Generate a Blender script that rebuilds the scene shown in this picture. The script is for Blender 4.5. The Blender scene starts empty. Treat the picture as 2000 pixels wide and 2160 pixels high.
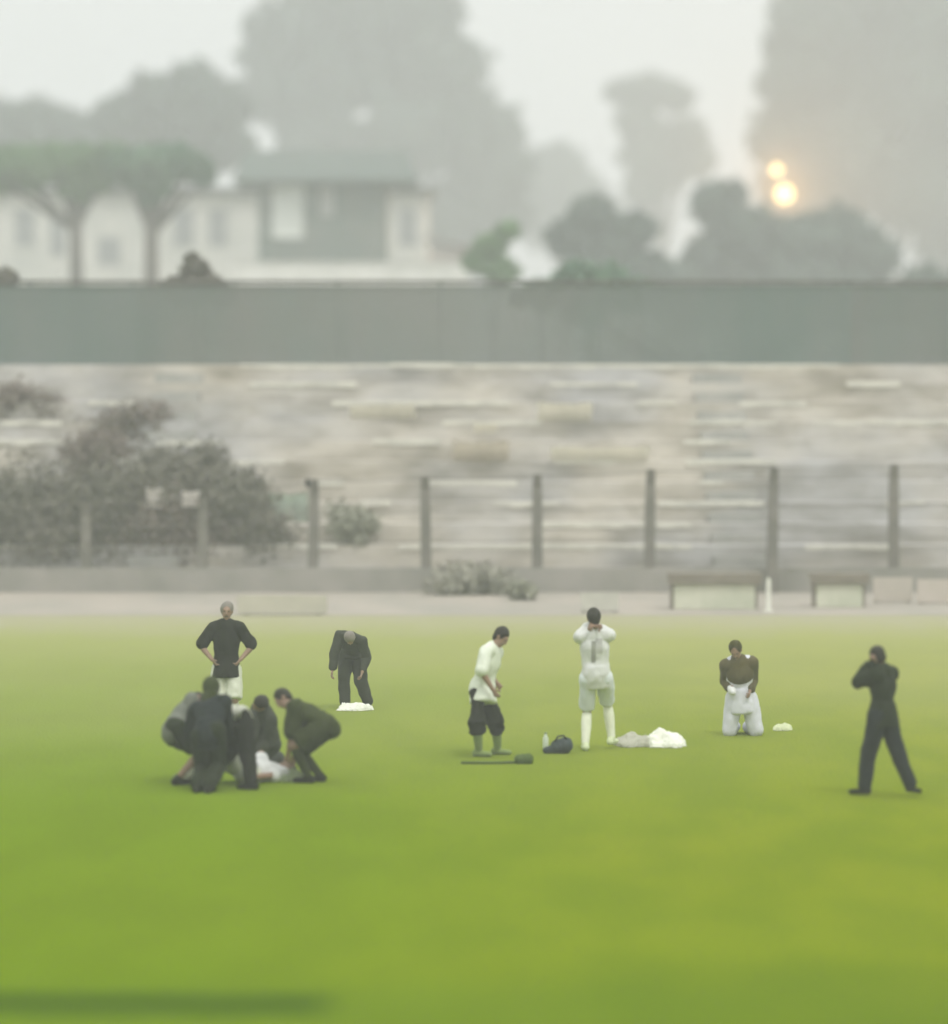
import bpy, bmesh, math, random
import numpy as np
from mathutils import Vector, Matrix, noise
from mathutils.bvhtree import BVHTree
random.seed(7)
C = bpy.context.scene.collection
SC = bpy.context.scene

# ------------------------------------------------------------------ camera, world, sun
F_PX, HZ, CH = 8400.0, 750.0, 5.0           # focal length in photo pixels, horizon row, eye height
PITCH = math.atan((1080.0 - HZ) / F_PX)
cd = bpy.data.cameras.new('camera'); cam = bpy.data.objects.new('camera', cd); C.objects.link(cam)
cam.location = (0, 0, CH); cam.rotation_euler = (math.pi / 2 - PITCH, 0, 0)
cd.sensor_fit = 'HORIZONTAL'; cd.sensor_width = 36; cd.lens = F_PX / 2000 * 36
cd.clip_start = 1; cd.clip_end = 5000
cd.dof.use_dof = True; cd.dof.focus_distance = 56.0; cd.dof.aperture_fstop = 0.5
SC.camera = cam
W_ = bpy.data.worlds.new('World'); SC.world = W_; W_.use_nodes = True
nt = W_.node_tree; nd = nt.nodes; lk = nt.links; nd.clear()
SUN_EL, SUN_AZ = math.radians(58), math.radians(150)
sky = nd.new('ShaderNodeTexSky'); sky.sky_type = 'NISHITA'; sky.sun_disc = False
sky.sun_elevation = SUN_EL; sky.sun_rotation = SUN_AZ; sky.dust_density = 4
hs = nd.new('ShaderNodeHueSaturation'); hs.inputs['Saturation'].default_value = .12
lk.new(sky.outputs[0], hs.inputs['Color'])
# overcast cloud deck: brighter towards the zenith
tc = nd.new('ShaderNodeTexCoord'); sx = nd.new('ShaderNodeSeparateXYZ'); lk.new(tc.outputs['Generated'], sx.inputs[0])
mr = nd.new('ShaderNodeMapRange'); lk.new(sx.outputs[2], mr.inputs[0])
mr.inputs['From Min'].default_value = 0; mr.inputs['From Max'].default_value = 1
mr.inputs['To Min'].default_value = 7.9; mr.inputs['To Max'].default_value = 21.5
nz = nd.new('ShaderNodeTexNoise'); nz.inputs['Scale'].default_value = 6; nz.inputs['Detail'].default_value = 4
lk.new(tc.outputs['Generated'], nz.inputs['Vector'])
mn = nd.new('ShaderNodeMapRange'); lk.new(nz.outputs[0], mn.inputs[0]); mn.inputs['To Min'].default_value = .85; mn.inputs['To Max'].default_value = 1.15
mu = nd.new('ShaderNodeMath'); mu.operation = 'MULTIPLY'; lk.new(mr.outputs[0], mu.inputs[0]); lk.new(mn.outputs[0], mu.inputs[1])
vm = nd.new('ShaderNodeVectorMath'); vm.operation = 'SCALE'; vm.inputs[0].default_value = (.985, 1.0, 1.0); lk.new(mu.outputs[0], vm.inputs['Scale'])
mx = nd.new('ShaderNodeMixRGB'); mx.inputs[0].default_value = .85; lk.new(hs.outputs[0], mx.inputs[1]); lk.new(vm.outputs[0], mx.inputs[2])
bg = nd.new('ShaderNodeBackground'); bg.inputs['Strength'].default_value = .1
lk.new(mx.outputs[0], bg.inputs[0]); wo = nd.new('ShaderNodeOutputWorld'); lk.new(bg.outputs[0], wo.inputs[0])
sl = bpy.data.lights.new('sun', 'SUN'); sl.energy = 1.2; sl.angle = math.radians(12); sl.color = (1, .97, .92)
so = bpy.data.objects.new('sun', sl); C.objects.link(so); so.rotation_euler = (math.radians(90) - SUN_EL, 0, math.radians(180) - SUN_AZ)
vs = SC.view_settings; vs.view_transform = 'Standard'; vs.look = 'None'; vs.exposure = 0; vs.gamma = 1; vs.use_curve_mapping = False
SC.cycles.volume_bounces = 2; SC.cycles.max_bounces = 6; SC.cycles.diffuse_bounces = 3
SC.cycles.sample_clamp_indirect = 4

# ------------------------------------------------------------------ helpers
def at(px, py, d):
    """world point on the ray of photo pixel (px,py) at distance y=d"""
    a = (px - 1000) / F_PX; b = (1080 - py) / F_PX
    c, s = math.cos(PITCH), math.sin(PITCH)
    v = Vector((a, c + b * s, -s + b * c))
    return Vector((0, 0, CH)) + v * (d / v.y)
def ground(px, py):
    b = (1080 - py) / F_PX; c, s = math.cos(PITCH), math.sin(PITCH)
    vz = -s + b * c; vy = c + b * s
    d = -CH / vz * vy
    p = at(px, py, d); p.z = 0
    return p
def tag(o, label=None, cat=None, group=None, kind=None):
    if label: o['label'] = label
    if cat: o['category'] = cat
    if group: o['group'] = group
    if kind: o['kind'] = kind
    return o
def link(name, me, parent=None, loc=None):
    o = bpy.data.objects.new(name, me); C.objects.link(o)
    if parent: o.parent = parent
    if loc is not None: o.location = loc
    return o
def empty(name, loc, rz=0):
    o = bpy.data.objects.new(name, None); C.objects.link(o); o.location = loc; o.rotation_euler = (0, 0, rz); o.empty_display_size = .2
    return o
MATS = {}
def mat(name, col, col2=None, scale=4, rough=.8, bump=.2, stretch=(1, 1, 1), lo=.35, hi=.65, detail=6):
    if name in MATS: return MATS[name]
    m = bpy.data.materials.new(name); m.use_nodes = True; t = m.node_tree; n = t.nodes; b = n['Principled BSDF']
    b.inputs['Roughness'].default_value = rough; b.inputs['Specular IOR Level'].default_value = .5 if rough < .6 else .12
    col2 = col2 or tuple(c * .7 for c in col)
    co = n.new('ShaderNodeTexCoord'); mp = n.new('ShaderNodeMapping'); mp.inputs['Scale'].default_value = stretch
    t.links.new(co.outputs['Object'], mp.inputs[0])
    z = n.new('ShaderNodeTexNoise'); z.inputs['Scale'].default_value = scale; z.inputs['Detail'].default_value = detail; z.inputs['Roughness'].default_value = .6
    t.links.new(mp.outputs[0], z.inputs['Vector'])
    r = n.new('ShaderNodeValToRGB'); r.color_ramp.elements[0].position = lo; r.color_ramp.elements[1].position = hi
    r.color_ramp.elements[0].color = (*col, 1); r.color_ramp.elements[1].color = (*col2, 1)
    t.links.new(z.outputs[0], r.inputs[0]); t.links.new(r.outputs[0], b.inputs['Base Color'])
    if bump:
        bp = n.new('ShaderNodeBump'); bp.inputs['Strength'].default_value = bump; bp.inputs['Distance'].default_value = .02
        t.links.new(z.outputs[0], bp.inputs['Height']); t.links.new(bp.outputs[0], b.inputs['Normal'])
    MATS[name] = m
    return m
def box(bm, x0, x1, y0, y1, z0, z1):
    v = [bm.verts.new(p) for p in ((x0,y0,z0),(x1,y0,z0),(x1,y1,z0),(x0,y1,z0),(x0,y0,z1),(x1,y0,z1),(x1,y1,z1),(x0,y1,z1))]
    for f in ((3,2,1,0),(4,5,6,7),(0,1,5,4),(1,2,6,5),(2,3,7,6),(3,0,4,7)): bm.faces.new([v[i] for i in f])
def frame_of(d, ref=None):
    d = d.normalized()
    ref = ref or (Vector((0, 0, 1)) if abs(d.z) < .9 else Vector((1, 0, 0)))
    a = ref - d * ref.dot(d)
    if a.length < 1e-4: a = Vector((1, 0, 0)) - d * d.x
    a.normalize(); return d, a, d.cross(a)
def tube(bm, pts, rads, seg=10, cap=True, side=None, flat=1.0):
    """swept tube through pts; with side given, radius along side is r and across it r*flat"""
    rings = []
    n = len(pts)
    for i, p in enumerate(pts):
        d = (pts[min(i + 1, n - 1)] - pts[max(i - 1, 0)])
        _, a, b = frame_of(d, side)
        rings.append([bm.verts.new(p + (a * math.cos(k * 2 * math.pi / seg) + b * flat * math.sin(k * 2 * math.pi / seg)) * rads[i]) for k in range(seg)])
    for i in range(n - 1):
        for k in range(seg):
            bm.faces.new((rings[i][k], rings[i][(k + 1) % seg], rings[i + 1][(k + 1) % seg], rings[i + 1][k]))
    if cap:
        bm.faces.new(rings[0][::-1]); bm.faces.new(rings[-1])
def capsule(bm, a, b, ra, rb, side=None, flat=1.0, seg=16):
    d = (b - a); L = d.length
    if L < 1e-5: d = Vector((0, 0, 1e-3)); b = a + d
    dn = d.normalized(); pts = []; rr = []
    fa, fb = (min(1, flat), min(1, flat))
    for k in range(5):
        t = math.pi / 2 * (k + .3) / 5.3
        pts.append(a - dn * ra * math.cos(t)); rr.append(ra * math.sin(t))
    for k in range(5): 
        t = k / 4; pts.append(a.lerp(b, t)); rr.append(ra + (rb - ra) * t)
    for k in range(4, -1, -1):
        t = math.pi / 2 * (k + .3) / 5.3
        pts.append(b + dn * rb * math.cos(t)); rr.append(rb * math.sin(t))
    # keep rings monotonic
    _, s, c = frame_of(dn, side); rings = []
    for p, r in zip(pts, rr):
        rings.append([bm.verts.new(p + (s * math.cos(q * 2 * math.pi / seg) + c * flat * math.sin(q * 2 * math.pi / seg)) * r) for q in range(seg)])
    for i in range(len(rings) - 1):
        for q in range(seg): bm.faces.new((rings[i][q], rings[i][(q + 1) % seg], rings[i + 1][(q + 1) % seg], rings[i + 1][q]))
    bm.faces.new(rings[0][::-1]); bm.faces.new(rings[-1])
def ellipsoid(bm, c, ax, rad, u=20, v=12):
    """ax: three orthonormal vectors, rad: three radii"""
    r = bmesh.ops.create_uvsphere(bm, u_segments=u, v_segments=v, radius=1)
    for w in r['verts']:
        q = w.co.copy(); w.co = c + ax[0] * q.x * rad[0] + ax[1] * q.y * rad[1] + ax[2] * q.z * rad[2]
def finish(bm, name, m, parent=None, loc=None, smooth=False, bevel=0):
    bmesh.ops.recalc_face_normals(bm, faces=bm.faces)
    if bevel: bmesh.ops.bevel(bm, geom=list(bm.edges), offset=bevel, segments=2, affect='EDGES', clamp_overlap=True)
    me = bpy.data.meshes.new(name); bm.to_mesh(me); bm.free()
    if smooth: me.polygons.foreach_set('use_smooth', [True] * len(me.polygons))
    me.materials.append(m)
    return link(name, me, parent, loc)
def remeshed(bm, voxel, smooth_it=3, fold=0.0, fscale=6.0, seed=0):
    """union of overlapping closed shapes as one continuous skin"""
    bmesh.ops.recalc_face_normals(bm, faces=bm.faces)
    me = bpy.data.meshes.new('tmp'); bm.to_mesh(me); bm.free()
    o = bpy.data.objects.new('tmp', me); C.objects.link(o)
    r = o.modifiers.new('r', 'REMESH'); r.mode = 'VOXEL'; r.voxel_size = voxel
    s = o.modifiers.new('s', 'SMOOTH'); s.factor = .5; s.iterations = smooth_it
    dg = bpy.context.evaluated_depsgraph_get()
    out = bpy.data.meshes.new_from_object(o.evaluated_get(dg))
    bpy.data.objects.remove(o); bpy.data.meshes.remove(me)
    if fold:
        off = Vector((seed * 3.1, seed * 1.7, 0))
        cos = [(v.co + v.normal * fold * (.6 + .8 * noise.noise(Vector((v.co.x * fscale, v.co.y * fscale, v.co.z * fscale * .6)) + off)
               + .4 * noise.noise(Vector((v.co.x, v.co.y, v.co.z * .5)) * fscale * 2.7 + off))) for v in out.vertices]
        out.vertices.foreach_set('co', [c for q in cos for c in q])
    out.polygons.foreach_set('use_smooth', [True] * len(out.polygons))
    return out

# ------------------------------------------------------------------ ground, pitch, track
def sheet(name, x0, x1, y0, y1, z, m, nx=1, ny=1):
    bm = bmesh.new()
    vs_ = [[bm.verts.new((x0 + (x1 - x0) * i / nx, y0 + (y1 - y0) * j / ny, z)) for i in range(nx + 1)] for j in range(ny + 1)]
    for j in range(ny):
        for i in range(nx): bm.faces.new((vs_[j][i], vs_[j][i + 1], vs_[j + 1][i + 1], vs_[j + 1][i]))
    return tag(finish(bm, name, m), kind='structure')
sheet('ground', -900, 900, -60, 1500, -.02, mat('earth', (.16, .15, .10), (.10, .13, .06), scale=.4))
def grass_mat():
    m = bpy.data.materials.new('turf'); m.use_nodes = True; t = m.node_tree; n = t.nodes; b = n['Principled BSDF']; L = t.links.new
    b.inputs['Roughness'].default_value = .85; b.inputs['Specular IOR Level'].default_value = 0
    co = n.new('ShaderNodeTexCoord'); sep = n.new('ShaderNodeSeparateXYZ'); L(co.outputs['Object'], sep.inputs[0])
    def ns(scale, det=5, st=(1, 1, 1)):
        mp = n.new('ShaderNodeMapping'); mp.inputs['Scale'].default_value = st; L(co.outputs['Object'], mp.inputs[0])
        z = n.new('ShaderNodeTexNoise'); z.inputs['Scale'].default_value = scale; z.inputs['Detail'].default_value = det; L(mp.outputs[0], z.inputs[0]); return z.outputs[0]
    def rng(src, a, b_, lo=0, hi=1, smooth=True):
        r = n.new('ShaderNodeMapRange'); r.interpolation_type = 'SMOOTHSTEP' if smooth else 'LINEAR'; L(src, r.inputs[0])
        for k, v in zip(('From Min', 'From Max', 'To Min', 'To Max'), (a, b_, lo, hi)): r.inputs[k].default_value = v
        return r.outputs[0]
    def mix(f, a, c):
        x = n.new('ShaderNodeMixRGB')
        if isinstance(f, float): x.inputs[0].default_value = f
        else: L(f, x.inputs[0])
        for i, v in ((1, a), (2, c)):
            if isinstance(v, tuple): x.inputs[i].default_value = (*v, 1)
            else: L(v, x.inputs[i])
        return x.outputs[0]
    def mul(a, c):
        x = n.new('ShaderNodeMath'); x.operation = 'MULTIPLY'; L(a, x.inputs[0])
        if isinstance(c, float): x.inputs[1].default_value = c
        else: L(c, x.inputs[1])
        return x.outputs[0]
    def add(a, c):
        x = n.new('ShaderNodeMath'); x.operation = 'ADD'; L(a, x.inputs[0]); L(c, x.inputs[1]); return x.outputs[0]
    big = ns(.16, 3, (1, .45, 1)); mid = ns(.9, 6, (1, .35, 1)); fine = ns(22, 4, (1, .5, 1))
    xs = rng(add(mul(sep.outputs[0], .25), mul(big, 3.0)), .2, 3.0)
    c = mix(xs, GRASS_L, GRASS_R)
    c = mix(mul(rng(mid, .35, .65), .5), c, GRASS_D)
    c = mix(mul(rng(fine, .35, .65), .22), c, (.06, .10, .012))
    # darker band of turf near the touchline
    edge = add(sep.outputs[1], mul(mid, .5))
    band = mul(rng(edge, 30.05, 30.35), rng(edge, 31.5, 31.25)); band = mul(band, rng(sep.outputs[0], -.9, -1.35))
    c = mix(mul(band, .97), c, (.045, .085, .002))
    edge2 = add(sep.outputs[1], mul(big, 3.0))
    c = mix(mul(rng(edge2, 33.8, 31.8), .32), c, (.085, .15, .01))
    # grass colour turns paler and yellower towards the far edge
    far = rng(add(sep.outputs[1], mul(big, 14.0)), 46, 84)
    c = mix(mul(far, .72), c, (.33, .33, .145))
    far2 = rng(add(sep.outputs[1], mul(mid, 5.0)), 71.5, 79.5)
    c = mix(mul(far2, .8), c, (.33, .31, .22))
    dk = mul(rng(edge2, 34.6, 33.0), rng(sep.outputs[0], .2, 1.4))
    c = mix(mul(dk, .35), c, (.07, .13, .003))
    L(c, b.inputs['Base Color'])
    bp = n.new('ShaderNodeBump'); bp.inputs['Strength'].default_value = .5; bp.inputs['Distance'].default_value = .03
    L(fine, bp.inputs['Height']); L(bp.outputs[0], b.inputs['Normal'])
    return m
GRASS_L, GRASS_R, GRASS_D = (.132, .208, .002), (.182, .224, .003), (.112, .170, .001)
sheet('pitch', -60, 60, 15, 76.6, 0.0, grass_mat())
sheet('running_track', -60, 60, 76.6, 84.2, .004, mat('track_grit', (.36, .32, .27), (.29, .27, .23), scale=.5, stretch=(1, .4, 1), bump=.1))

# ------------------------------------------------------------------ grandstand
def stand():
    root = empty('grandstand', (0, 84, 0))
    tag(root, 'weathered grey concrete terrace stand with stepped rows behind the fence', 'grandstand')
    m = bpy.data.materials.new('old_concrete'); m.use_nodes = True; t = m.node_tree; n = t.nodes; b = n['Principled BSDF']; L = t.links.new
    b.inputs['Roughness'].default_value = .9; b.inputs['Specular IOR Level'].default_value = .1
    co = n.new('ShaderNodeTexCoord')
    def ns(scale, st, det=5):
        mp = n.new('ShaderNodeMapping'); mp.inputs['Scale'].default_value = st; L(co.outputs['Object'], mp.inputs[0])
        z = n.new('ShaderNodeTexNoise'); z.inputs['Scale'].default_value = scale; z.inputs['Detail'].default_value = det; L(mp.outputs[0], z.inputs[0]); return z.outputs[0]
    def ramp(src, a, b_, p0, p1):
        r = n.new('ShaderNodeValToRGB'); r.color_ramp.elements[0].position = p0; r.color_ramp.elements[1].position = p1
        r.color_ramp.elements[0].color = (*a, 1); r.color_ramp.elements[1].color = (*b_, 1); L(src, r.inputs[0]); return r.outputs[0]
    base = ramp(ns(.28, (1, .5, 1.4), 3), (.56, .52, .455), (.47, .46, .45), .38, .62)
    st1 = ramp(ns(.55, (1, .6, 3.4), 7), (1, 1, 1), (.50, .485, .45), .42, .70)
    st2 = ramp(ns(2.2, (.8, .6, 1.6), 5), (1, 1, 1), (.80, .79, .76), .5, .7)
    x = n.new('ShaderNodeMixRGB'); x.blend_type = 'MULTIPLY'; x.inputs[0].default_value = .9; L(base, x.inputs[1]); L(st1, x.inputs[2])
    y = n.new('ShaderNodeMixRGB'); y.blend_type = 'MULTIPLY'; y.inputs[0].default_value = .8; L(x.outputs[0], y.inputs[1]); L(st2, y.inputs[2])
    L(y.outputs[0], b.inputs['Base Color'])
    bm = bmesh.new(); box(bm, -32, 32, 0, .25, -.02, .52); 
    finish(bm, 'front_wall', mat('wall_render', (.24, .235, .205), (.33, .31, .28), scale=.8), root, bevel=.01)
    N, rise, run = 10, .427, .86
    for i in range(N):
        bm = bmesh.new()
        z0 = .52 + i * rise; y0 = .25 + .7 + i * run
        box(bm, -32, 32, y0, y0 + run + .05 if i < N - 1 else y0 + 1.6, -.02 if i == 0 else z0 - .3, z0 + rise)
        # chipped, uneven nosing
        o = finish(bm, 'terrace_step', m, root, bevel=.02)
    bm = bmesh.new(); box(bm, -32, 32, .25, .97, -.02, .44)
    finish(bm, 'walkway', m, root)
    # painted nosings, only where paint survives
    wp = mat('worn_white_paint', (.68, .66, .58), (.46, .45, .41), scale=2, lo=.45, hi=.75)
    cnt = [0]
    def nosing(x0, x1, i):
        cnt[0] += 1; e_ = .0008 * cnt[0]
        z = .52 + (i + 1) * rise; yy = .95 + i * run
        d = 84 + yy; a = (x0 - 1000) / F_PX * d; b_ = (x1 - 1000) / F_PX * d
        bm = bmesh.new(); xx = a; prev = None
        segs = max(3, int((b_ - a) / .35))
        for k in range(segs):
            p = a + (b_ - a) * k / segs; q = a + (b_ - a) * (k + 1) / segs
            h = .05 + .05 * random.random()
            box(bm, p, q - .003, yy - .012 - e_, yy + .16 + .06 * random.random(), z - h, z + .004 + e_)
        finish(bm, 'painted_nosing', wp, root)
    for a in ((1715, 2100, 6), (1500, 1640, 6), (840, 1210, 0), (1180, 1460, 0), (1700, 1890, 0), (-100, 170, 0), (900, 1090, 3), (1170, 1300, 4),
              (505, 1000, 9), (1000, 1770, 9), (330, 470, 5), (420, 600, 4), (700, 900, 7), (0, 130, 6), (1040, 1180, 2), (1560, 1700, 7)): nosing(*a)
    rn = random.Random(5)
    for k in range(34):
        x0 = rn.uniform(-50, 1950) if k % 3 else rn.uniform(600, 1500); nosing(x0, x0 + rn.uniform(50, 230), rn.randrange(0, 10))
    # walkway edge kerb
    for xx in (-21, -7.4, 5.1, 18.6):      # stair flights cut down the terrace
        bm = bmesh.new()
        for i in range(N):
            z0 = .52 + i * rise; y0 = .95 + i * run
            box(bm, xx, xx + 1.1, y0 - .38, y0 - .002, z0 - .02, z0 + rise / 2)
        finish(bm, 'stair_flight', mat('stair_concrete', (.40, .39, .36), (.30, .30, .28), scale=1.5), root, bevel=.01)
    return root
stand()
def back_wall():
    y = 93.6
    root = empty('back_wall', (0, y, 4.79)); tag(root, 'long grey green panelled wall along the top of the terrace', 'wall')
    g = mat('green_sheet', (.14, .195, .175), (.18, .21, .195), scale=.35, stretch=(1, 1, .4), bump=0, lo=.35, hi=.6)
    br = mat('brown_sheet', (.195, .20, .185), (.16, .20, .18), scale=.3, stretch=(1, 1, .5), bump=0)
    x = -32.0; k = 0
    while x < 32:
        w = 2.4; bm = bmesh.new()
        px = 1000 + x / y * F_PX
        n = 24
        for j in range(n):   # corrugated profile
            a = x + w * j / n; b_ = x + w * (j + .5) / n; 
            box(bm, a, b_ - .004, 0 - .02, .03, 0, 1.86)
            box(bm, b_, x + w * (j + 1) / n - .004, .005, .035, 0, 1.86)
        finish(bm, 'wall_panel', br if (480 < px < 1150) or (k % 7 == 3) else g, root)
        bm = bmesh.new(); box(bm, x - .04, x + .04, -.05, -.025, 0, 1.9)
        finish(bm, 'batten', br if (480 < px < 1150) else g, root)
        x += w; k += 1
    bm = bmesh.new(); box(bm, -32, 32, -.09, .12, 1.9, 1.98); finish(bm, 'coping', mat('coping_grey', (.16, .15, .14), (.10, .10, .09), scale=1), root, bevel=.01)
back_wall()

# ------------------------------------------------------------------ fence
POSTS = [(178, 1060), (427, 1050), (662, 1012), (896, 1006), (1134, 1001), (1374, 990), (1632, 985), (1889, 980), (2150, 975), (-70, 1065)]
def fence():
    root = empty('fence', (0, 83.8, 0)); tag(root, 'wire fence on tall concrete posts along the foot of the stand', 'fence')
    pm = mat('post_concrete', (.20, .185, .16), (.14, .135, .115), scale=3)
    wm = mat('rusty_wire', (.13, .11, .09), (.2, .19, .17), scale=20, bump=0)
    tops = []
    for i, (px, py) in enumerate(sorted(POSTS)):
        top = at(px, py, 83.8); x = top.x; z = top.z
        front = px == 1632
        bm = bmesh.new(); w = .11
        zb = .50 if not front else -.02
        yb = .30 if not front else -.12
        # tapered square post with a short cranked head
        pts = [(yb, zb, w * 1.05), (yb + .01, z * .6, w), (yb + .02, z - .28, w * .9), (yb - .10, z, w * .75)]
        rings = []
        lean = random.uniform(-.04, .04)
        for (yy, zz, ww) in pts:
            xx = x + lean * (zz / z - 1)
            rings.append([bm.verts.new((xx + sx_ * ww, yy + sy_ * ww * .7, zz)) for sx_, sy_ in ((-1, -1), (1, -1), (1, 1), (-1, 1))])
        for a, b_ in zip(rings, rings[1:]):
            for k in range(4): bm.faces.new((a[k], a[(k + 1) % 4], b_[(k + 1) % 4], b_[k]))
        bm.faces.new(rings[0][::-1]); bm.faces.new(rings[-1])
        p = finish(bm, 'post', pm, root, bevel=.008)
        tops.append((x, z, yb))
        if px == 662:
            bm = bmesh.new(); capsule(bm, Vector((x - .14, yb - .12, z - .08)), Vector((x - .14, yb - .12, z - .02)), .06, .045)
            capsule(bm, Vector((x - .14, yb - .12, z - .15)), Vector((x, yb, z - .16)), .018, .018)
            finish(bm, 'insulator', mat('dark_ceramic', (.03, .03, .03), (.05, .05, .04)), root, smooth=True)
    # rails and mesh
    bm = bmesh.new()
    for (x0, z0, y0), (x1, z1, y1) in zip(tops, tops[1:]):
        for f in (.98, .62, .3):
            a = Vector((x0, y0, .5 + (z0 - .5) * f)); b_ = Vector((x1, y1, .5 + (z1 - .5) * f)); mid = a.lerp(b_, .5) - Vector((0, 0, .03))
            tube(bm, [a, mid, b_], [.011] * 3, 6)
    finish(bm, 'strand_wire', wm, root)
    bm = bmesh.new()
    for (x0, z0, y0), (x1, z1, y1) in zip(tops, tops[1:]):
        n = int((x1 - x0) / .15); zt0, zt1 = z0 - .12, z1 - .12
        for k in range(n * 2):
            for sgn in (1, -1):      # slanting wires of the chain link, both ways
                xs = x0 + (x1 - x0) * k / (n * 2); run = 1.0 * sgn
                xe = xs + run
                t0, t1 = 0.0, 1.0
                if xe > x1: t1 = (x1 - xs) / run
                if xe < x0: t1 = (x0 - xs) / run
                a = Vector((xs, y0, .52)); b_ = Vector((xs + run * t1, y0, .52 + (zt0 - .52) * t1))
                if (b_ - a).length > .05: tube(bm, [a, b_], [.0022, .0022], 3, cap=False)
    finish(bm, 'chain_link', wm, root)
fence()

# ------------------------------------------------------------------ foliage
def leaf_mesh(name, blobs, n, leaf, m, holes=(), squash=.8, origin=Vector((0, 0, 0)), loose=0.0):
    """leaf clumps scattered through ball-shaped masses; blobs: (centre, radius)"""
    rs = np.random.RandomState(int(abs(blobs[0][0].x * 97 + blobs[0][0].z * 31)) % 99999)
    w = np.array([b[1] ** 2 for b in blobs]); w = w / w.sum()
    idx = rs.choice(len(blobs), n, p=w)
    cen = np.array([list(b[0]) for b in blobs])[idx]; rad = np.array([b[1] for b in blobs])[idx]
    d = rs.normal(size=(n, 3)); d /= np.linalg.norm(d, axis=1)[:, None]
    # lumpy surface: radius modulated by direction noise, leaves mostly in the outer shell
    lump = 1 + .16 * np.sin(d[:, 0] * 7 + idx * 1.3) * np.cos(d[:, 2] * 6 + idx * 2.1) + .12 * np.sin(d[:, 1] * 13 + d[:, 0] * 11 + idx)
    r = rad * lump * (rs.uniform(0, 1, n) ** .3) * rs.uniform(.86 - loose * .3, 1.1 + loose * .5, n)
    p = cen + d * r[:, None] * np.array([1, 1, squash])
    keep = np.ones(n, bool)
    for hc, hr in holes:
        q = p - np.array(list(hc)); keep &= (q[:, 0] ** 2 + q[:, 2] ** 2) > (hr * rs.uniform(.7, 1.15, n)) ** 2
    p = p[keep]; d = d[keep]; n = len(p)
    nrm = d + rs.normal(size=(n, 3)) * .7; nrm /= np.linalg.norm(nrm, axis=1)[:, None]
    t = np.cross(nrm, rs.normal(size=(n, 3))); t /= np.linalg.norm(t, axis=1)[:, None]; b = np.cross(nrm, t)
    s = leaf * rs.uniform(.5, 1.3, n)[:, None]
    v = np.stack([p - t * s, p - b * s * .55 + nrm * s * .15, p + t * s, p + b * s * .55 + nrm * s * .15], 1).reshape(-1, 3) - np.array(list(origin))
    me = bpy.data.meshes.new(name); me.vertices.add(4 * n); me.vertices.foreach_set('co', v.ravel())
    me.loops.add(4 * n); me.loops.foreach_set('vertex_index', np.arange(4 * n))
    me.polygons.add(n); me.polygons.foreach_set('loop_start', np.arange(n) * 4); me.polygons.foreach_set('loop_total', np.full(n, 4))
    me.update(calc_edges=True); me.materials.append(m); return me
def leafmat(name, c1, c2):
    return mat(name, c1, c2, scale=.35, bump=0, rough=.7, detail=4)
def tree(label, d, blobs, m, trunk=None, leaf=.3, n=9000, holes=(), kind='tree', group=None, thick=1.0, tr=.35, limbs=True, ff=.75):
    """blobs: (px, py, radius in photo px) outline masses of the crown at distance d"""
    s = F_PX / d; rr = random.Random(len(label) * 7 + int(d))
    bl = []
    for (px, py, r) in blobs:
        c = at(px, py, d); R = r / s
        bl.append((c + Vector((0, rr.uniform(-.5, .5) * R * thick, 0)), R))
        bl.append((c + Vector((rr.uniform(-.35, .35) * R, rr.uniform(-.9, .9) * R * thick, rr.uniform(-.3, .2) * R)), R * .72))
    bx = trunk if trunk is not None else sum(b[0] for b in blobs) / len(blobs)
    base = at(bx, 750, d); base.z = 0
    root = empty(kind, base); tag(root, label, kind.replace('_', ' '), group)
    me = leaf_mesh('crown' if kind == 'tree' else 'foliage', bl, n, leaf, m, [(at(hx, hy, d), hr / s) for hx, hy, hr in holes], origin=base)
    link('crown' if kind == 'tree' else 'foliage', me, root)
    bk = mat('bark', (.12, .10, .08), (.07, .06, .05), scale=6, stretch=(1, 1, .25))
    bm = bmesh.new()
    cz = min(b[0].z for b in bl) - base.z; fork = max(cz * ff, .3)
    lean = Vector((rr.uniform(-.3, .3), rr.uniform(-.3, .3), 0)) * (tr / .35) * .5
    tube(bm, [Vector((0, 0, -.05)), Vector((0, 0, fork * .5)) + lean * .5, Vector((0, 0, fork)) + lean], [tr * 1.25, tr, tr * .8], 10)
    if limbs:
        for c, R in bl[::2]:
            e = c - base; st = Vector((0, 0, fork * .9)) + lean * .9
            mid = st.lerp(e, .5) + Vector((rr.uniform(-.2, .2) * R, rr.uniform(-.2, .2) * R, -.1 * R))
            tube(bm, [st, mid, e], [tr * .55, tr * .35, tr * .12], 7)
    finish(bm, 'trunk', bk, root, smooth=True)
    return root
g_near = leafmat('leaf_dull', (.125, .12, .09), (.17, .155, .125))
g_mid = leafmat('leaf_mid', (.07, .16, .09), (.11, .19, .11))
g_lush = leafmat('leaf_lush', (.10, .20, .08), (.15, .25, .11))
g_far = leafmat('leaf_far', (.06, .095, .075), (.09, .12, .095))
K = 1.0823   # on-screen to photo pixels
def kb(l): return [(a * K, b * K, c * K) for a, b, c in l]
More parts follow.
